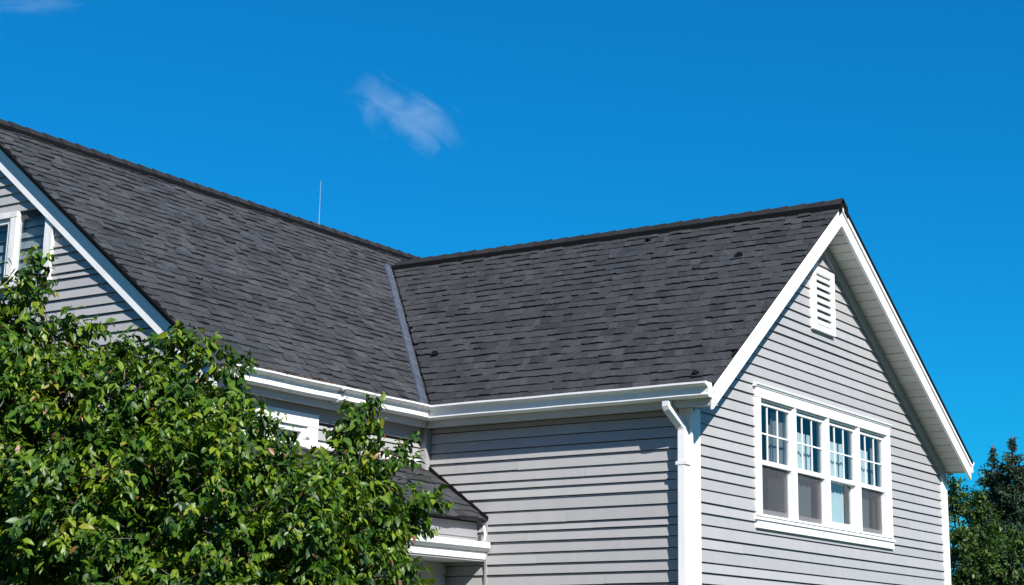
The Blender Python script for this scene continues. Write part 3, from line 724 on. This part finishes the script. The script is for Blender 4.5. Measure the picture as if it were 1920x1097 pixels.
def unit(a): return a/np.linalg.norm(a, axis=1, keepdims=True)
def at(px, py, D): 
    d = fwd+rgt*((px-PPX)/FPX)-upv*((py-PPY)/FPX); return CAM+d*D

# crown lobes of the near tree: (pixel x, y, depth, radius)
lobes = [(-40, 720, 12.2, .50), (40, 640, 12.1, .26), (70, 800, 11.8, .62), (130, 730, 12.1, .34), (225, 800, 11.8, .50), (300, 735, 12.1, .26), (350, 790, 11.9, .42), (405, 770, 12.2, .30),
         (455, 880, 12.0, .42), (90, 980, 11.3, .75), (290, 1000, 11.2, .75), (480, 1020, 11.4, .62), (555, 945, 12.2, .26), (590, 980, 12.0, .42), (650, 880, 12.4, .25), (665, 820, 12.6, .14),
         (715, 890, 12.5, .17), (690, 980, 12.3, .27), (640, 1080, 11.9, .45), (745, 1060, 12.4, .19), (-80, 900, 11.6, .8), (150, 1150, 11.3, .8), (430, 1170, 11.4, .8), (650, 1180, 11.9, .5), (770, 965, 12.6, .12),
         (10, 920, 12.6, .8), (290, 920, 12.9, .7), (500, 1030, 12.9, .6), (64, 515, 12.1, .07), (55, 560, 12.1, .10), (15, 590, 12.2, .14), (150, 615, 12.2, .10), (150, 660, 12.2, .13), (245, 660, 12.1, .13), (330, 640, 12.1, .12), (375, 670, 12.1, .13), (435, 690, 12.2, .13), (448, 775, 12.2, .13), (515, 875, 12.2, .13), (820, 940, 12.6, .08), (705, 780, 12.6, .08), (770, 850, 12.6, .06), (790, 1085, 12.5, .12), (735, 930, 12.5, .15), (645, 815, 12.6, .09), (790, 1000, 12.6, .08), (0, 680, 12.0, .3)]
tree = empty('leafy_tree', 'large bright green leafy tree covering the lower left house wall', 'tree')
base = at(330, 1000, 12.0); base.z = ZG
tree.location = (0, 0, 0)
r = random.Random(77)
def limb(p, q, r0, r1, seg=6, wob=.06):
    pts = []; rad = []
    for i in range(seg+1):
        t = i/seg; s = V(p).lerp(V(q), t)+V((r.uniform(-1, 1), r.uniform(-1, 1), r.uniform(-.4, .6)))*wob*math.sin(math.pi*t)*(1 if 0 < i < seg else 0)
        s.z += .18*math.sin(math.pi*t)*(V(q)-V(p)).length*.3
        pts.append(s); rad.append(r0+(r1-r0)*t)
    return pts, rad
fork = base+V((.05, .05, 1.15))
pts, rad = limb(base-V((0, 0, .15)), fork, .15, .11); MB().tube(pts, rad, 10).build('trunk', 'bark', tree, smooth=True)
BR = []
for i, (px, py, D, R0) in enumerate(lobes):
    c = at(px, py, D)
    pts, rad = limb(fork, c-(c-fork)*.08, .030+.03*R0, .004, 7, .12); BR.append(pts)
    MB().tube(pts, rad, 6).build('branch', 'bark', tree, smooth=True)

def crown(lobes3, per_m2, leaf_len, nleaf, droop, ncl_min=16, clump=None, shell=(.55, 1.08)):
    Ps, Ds, Ns, Ss, Ts, stems = [], [], [], [], [], []
    for ci, (c, R0) in enumerate(lobes3):
        n = max(ncl_min, int(per_m2*4*math.pi*R0*R0))
        d = unit(rng.normal(size=(n, 3))); lumpy = np.array([mnoise.noise(V(q)*2.3+V((ci*7.1, 0, 0))) for q in d])
        rad = R0*rng.uniform(shell[0], shell[1], n)**.6*(1+.28*lumpy)
        pos = np.array(c)+d*rad[:, None]*np.array([1, 1, .95])
        if clump is not None and R0 > .2:
            nz = np.array([mnoise.noise(V(q)*3.4) for q in pos]); kp = nz > clump-.12; pos, d = pos[kp], d[kp]; n = len(pos)
            if not n: continue
        axis = unit(d*np.array([1, 1, .6])+np.array([0, 0, .35])+rng.normal(scale=.45, size=(n, 3)))
        ct = rng.normal(.42, .2, n)
        for j in range(nleaf):
            f = (j+rng.uniform(0, 1, n))/nleaf
            twl = leaf_len*2.2
            P = pos+axis*(f*twl)[:, None]
            side = unit(np.cross(axis, rng.normal(size=(n, 3))))
            D = unit(side*rng.uniform(.6, 1.0, n)[:, None]+axis*rng.uniform(.1, .8, n)[:, None]+np.array([0, 0, -1])*droop*rng.uniform(.3, 1.3, n)[:, None])
            Nn = unit(np.array([0, 0, 1.])+rng.normal(scale=.45, size=(n, 3))+d*.5)
            S = leaf_len*rng.uniform(.42, 1.32, n)*(1-.35*(f > .85))
            T = np.clip(ct+rng.normal(0, .13, n)+.12*(f > .8), 0, .94)
            T = np.where((rng.uniform(size=n) < .006) | ((f > .9) & (rng.uniform(size=n) < .06)), 1.0, T)
            Ps.append(P); Ds.append(D); Ns.append(Nn); Ss.append(S); Ts.append(T)
        stems.append((pos, pos+axis*leaf_len*2.2))
    return [np.concatenate(a) for a in (Ps, Ds, Ns, Ss, Ts)]+[stems]
L3 = [(at(px-(22 if px > 690 else 0), py, D), max(R0-.09, .05)) for px, py, D, R0 in lobes]
P, D, NR, S, T, stems = crown(L3, 200, .078, 11, 1.0, clump=.10)
VV = leaves_at(P, D, NR, S)
# the 300 leaves that show largest become leaves of their own
ctr = VV[:, 5]-np.array(CAM); zz = ctr@np.array(fwd)
px = PPX+FPX*(ctr@np.array(rgt))/zz; py = PPY-FPX*(ctr@np.array(upv))/zz
def pr(a):
    q = a-np.array(CAM); z_ = q@np.array(fwd); return np.stack([q@np.array(rgt)/z_, q@np.array(upv)/z_], -1)*FPX
e1 = pr(VV[:, 7])-pr(VV[:, 0]); e2 = pr(VV[:, 6])-pr(VV[:, 4]); ar = np.abs(e1[:, 0]*e2[:, 1]-e1[:, 1]*e2[:, 0])
inside = (px > 5) & (px < 1915) & (py > 5) & (py < 1092)
cell = (np.floor(px/14)*1000+np.floor(py/14)).astype(int); idx = np.lexsort((zz, cell)); idx = idx[inside[idx]]
first = idx[np.r_[True, cell[idx][1:] != cell[idx][:-1]]]
big = first[np.argsort(-ar[first])][:300]
mask = np.ones(len(VV), bool); mask[big] = False
o = leafmesh('foliage', VV[mask], T[mask], 'leaf', tree); o['kind'] = 'stuff'
for i in big: leafmesh('leaf', VV[i:i+1], T[i:i+1], 'leaf', tree)
def twigs(stems, rad, name, parent, frac=1):
    v, f = [], []
    for a, c in stems:
        for i in range(0, len(a), frac):
            p0, p1 = V(a[i])-(V(c[i])-V(a[i]))*.6, V(c[i]); d = (p1-p0).normalized(); e = d.orthogonal().normalized()*rad; g_ = d.cross(e)
            k = len(v); v += [tuple(p0+e), tuple(p0-e*.5+g_*.86), tuple(p0-e*.5-g_*.86), tuple(p1)]
            f += [(k, k+1, k+3), (k+1, k+2, k+3), (k+2, k, k+3)]
    me = bpy.data.meshes.new(name); me.from_pydata(v, [], f); o = link(name, me, 'bark', parent); o['kind'] = 'stuff'
twigs(stems, .005, 'twig_mass', tree, 2)

# ------------------------------------------------------------------ trees behind the house
def far_tree(name, label, lob, trunkpx, D0, leaf, per, nleaf, mat):
    tr_ = empty(name, label, 'tree', 'trees behind the house')
    L_ = [(at(*q[:3]), q[3]) for q in lob]
    b0 = at(trunkpx[0], trunkpx[1], D0); b0.z = ZG-.1; top = at(trunkpx[2], trunkpx[3], D0)
    MB().tube([b0, b0.lerp(top, .5)+V((.1, 0, 0)), top], [.12, .06, .01], 8).build('trunk', 'bark', tr_, smooth=True)
    for c, R0 in L_: MB().tube([b0.lerp(top, .4), b0.lerp(top, .55).lerp(c, .6), c], [.035, .018, .006], 5).build('branch', 'bark', tr_)
    P, D, NR, S, T, st = crown(L_, per, leaf, nleaf, .4, clump=.05)
    o = leafmesh('crown', leaves_at(P, D, NR, S), T, mat, tr_); o['kind'] = 'stuff'
far_tree('broadleaf_tree', 'green broadleaf tree beside the white corner of the gable wall', [(1800, 985, 24, .42), (1780, 930, 24, .16), (1830, 1060, 23.5, .5), (1790, 1090, 23.5, .45), (1870, 1090, 23, .45), (1900, 1040, 23, .3), (1850, 1010, 24.3, .3), (1785, 905, 24, .06), (1815, 945, 24, .2)], (1850, 1300, 1820, 960), 24, .075, 130, 9, 'far_leaf')
def spruce(label, tip, D, H, Rb, seed):
    r = random.Random(seed); tr_ = empty('spruce_tree', label, 'tree', 'trees behind the house')
    t0 = at(tip[0], tip[1], D); base_ = V((t0.x, t0.y, ZG-.1)); H = t0.z-base_.z
    MB().tube([base_, base_.lerp(t0, .5), t0], [.13, .07, .006], 8).build('trunk', 'bark', tr_, smooth=True)
    Ps, Ds, Ns, Ss, Ts = [], [], [], [], []
    h = .06; pathv = MB(); ang = 0
    while h < min(H*.75, 4.2):
        rad = Rb*.55*h**1.4*r.uniform(.55, 1.25)+.022
        for k in range(6):
            ang += 2.399+r.uniform(-.4, .4); rr = rad*r.uniform(.65, 1.1); dirv = V((math.cos(ang), math.sin(ang), 0))
            st = t0-Z*(h+r.uniform(0, .1)); en = st+dirv*rr+Z*(rr*(.35 if h < .5 else .1)-.05*rr*rr)
            midp = st.lerp(en, .5)-Z*(.06*rr)
            pathv.tube([st, midp, en], [.012+.008*rr, .009, .003], 4)
            n = int(14+120*rr)
            f = np.array([r.uniform(.08, 1) for _ in range(n)]); bp = np.array([(st.lerp(midp, min(1, x*2)) if x < .5 else midp.lerp(en, x*2-1)) for x in f])
            bp += rng.normal(scale=.012+.05*rr, size=(n, 3))*np.array([1, 1, .55])
            Dn = unit(np.array(dirv)[None]*rng.uniform(.2, 1, n)[:, None]+rng.normal(scale=.6, size=(n, 3))+np.array([0, 0, .05]))
            Ps.append(bp); Ds.append(Dn); Ns.append(unit(rng.normal(size=(n, 3))+np.array([0, 0, .8]))); Ss.append(rng.uniform(.06, .13, n)*(.5 if h < .4 else 1)); Ts.append(np.where(rng.uniform(size=n) < .015, 1, np.clip(rng.normal(.45, .2, n), 0, .95)))
        h += .075+.05*h
    pathv.build('branch', 'bark', tr_, fix=False)
    P, D_, Nn, S, T = [np.concatenate(a) for a in (Ps, Ds, Ns, Ss, Ts)]
    sp = LEAF_V*np.array([1, .55, 1.4])
    o = leafmesh('needles', leaves_at(P, D_, Nn, S, sp), T, 'needle', tr_); o['kind'] = 'stuff'
spruce('dark spruce with the tallest pointed top at the right edge', (1897, 812), 26, 6, 1.15, 3)
spruce('shorter dark spruce top just left of the tallest spruce', (1861, 832), 26.6, 6, 1.05, 8)

# ------------------------------------------------------------------ clouds
def cloud(label, px, py, D, sx, sy, sz, roll, dens, seed):
    m, t, p = newmat('cloud_vapour'); t.nodes.remove(p)
    pv = N(t, 'ShaderNodeVolumePrincipled'); pv.inputs['Color'].default_value = (.95, .97, 1, 1); pv.inputs['Anisotropy'].default_value = 0
    co = N(t, 'ShaderNodeTexCoord')
    n1 = N(t, 'ShaderNodeTexNoise', Scale=1.7, Detail=8.0, Roughness=.6, Distortion=.9)
    mp = N(t, 'ShaderNodeMapping'); mp.inputs['Location'].default_value = (seed*3.7, seed*1.3, 0); L(t, co.outputs['Object'], mp.inputs[0]); L(t, mp.outputs[0], n1.inputs['Vector'])
    ln = N(t, 'ShaderNodeVectorMath', operation='LENGTH'); L(t, co.outputs['Object'], ln.inputs[0])
    fall = ramp(t, ln.outputs['Value'], [(.15, (.36, .36, .36)), (.95, (-.2, -.2, -.2))]); fall.color_ramp.elements[1].color = (0, 0, 0, 1)
    ad = N(t, 'ShaderNodeMath', operation='ADD'); L(t, n1.outputs[0], ad.inputs[0]); L(t, fall.outputs[0], ad.inputs[1])
    mr = N(t, 'ShaderNodeMapRange'); mr.inputs['From Min'].default_value = .66; mr.inputs['From Max'].default_value = .92; mr.inputs['To Min'].default_value = 0; mr.inputs['To Max'].default_value = dens
    L(t, ad.outputs[0], mr.inputs[0]); L(t, mr.outputs[0], pv.inputs['Density'])
    L(t, pv.outputs[0], t.nodes['Material Output'].inputs['Volume'])
    import bmesh
    bm = bmesh.new(); bmesh.ops.create_icosphere(bm, subdivisions=4, radius=1)
    for v in bm.verts: v.co *= .9+.18*mnoise.noise(v.co*1.6+V((seed, 0, 0)))
    me = bpy.data.meshes.new('cloud'); bm.to_mesh(me); bm.free(); me.materials.append(m)
    o = bpy.data.objects.new('cloud', me); col.objects.link(o)
    c, s = math.cos(roll), math.sin(roll)
    mm = Matrix(((rgt*c+upv*s)*sx, (upv*c-rgt*s)*sy, -fwd*sz)).transposed().to_4x4(); mm.translation = at(px, py, D)
    o.matrix_world = mm; o['label'] = label; o['category'] = 'cloud'; o['group'] = 'wisps of cloud'
cloud('small pale wisp of cloud alone in the middle of the sky', 768, 218, 600, 30, 15, 13, -.5, .034, 2.0)
cloud('faint thin wisp of cloud at the upper left corner', 70, 5, 620, 30, 7, 10, .05, .015, 5.0)
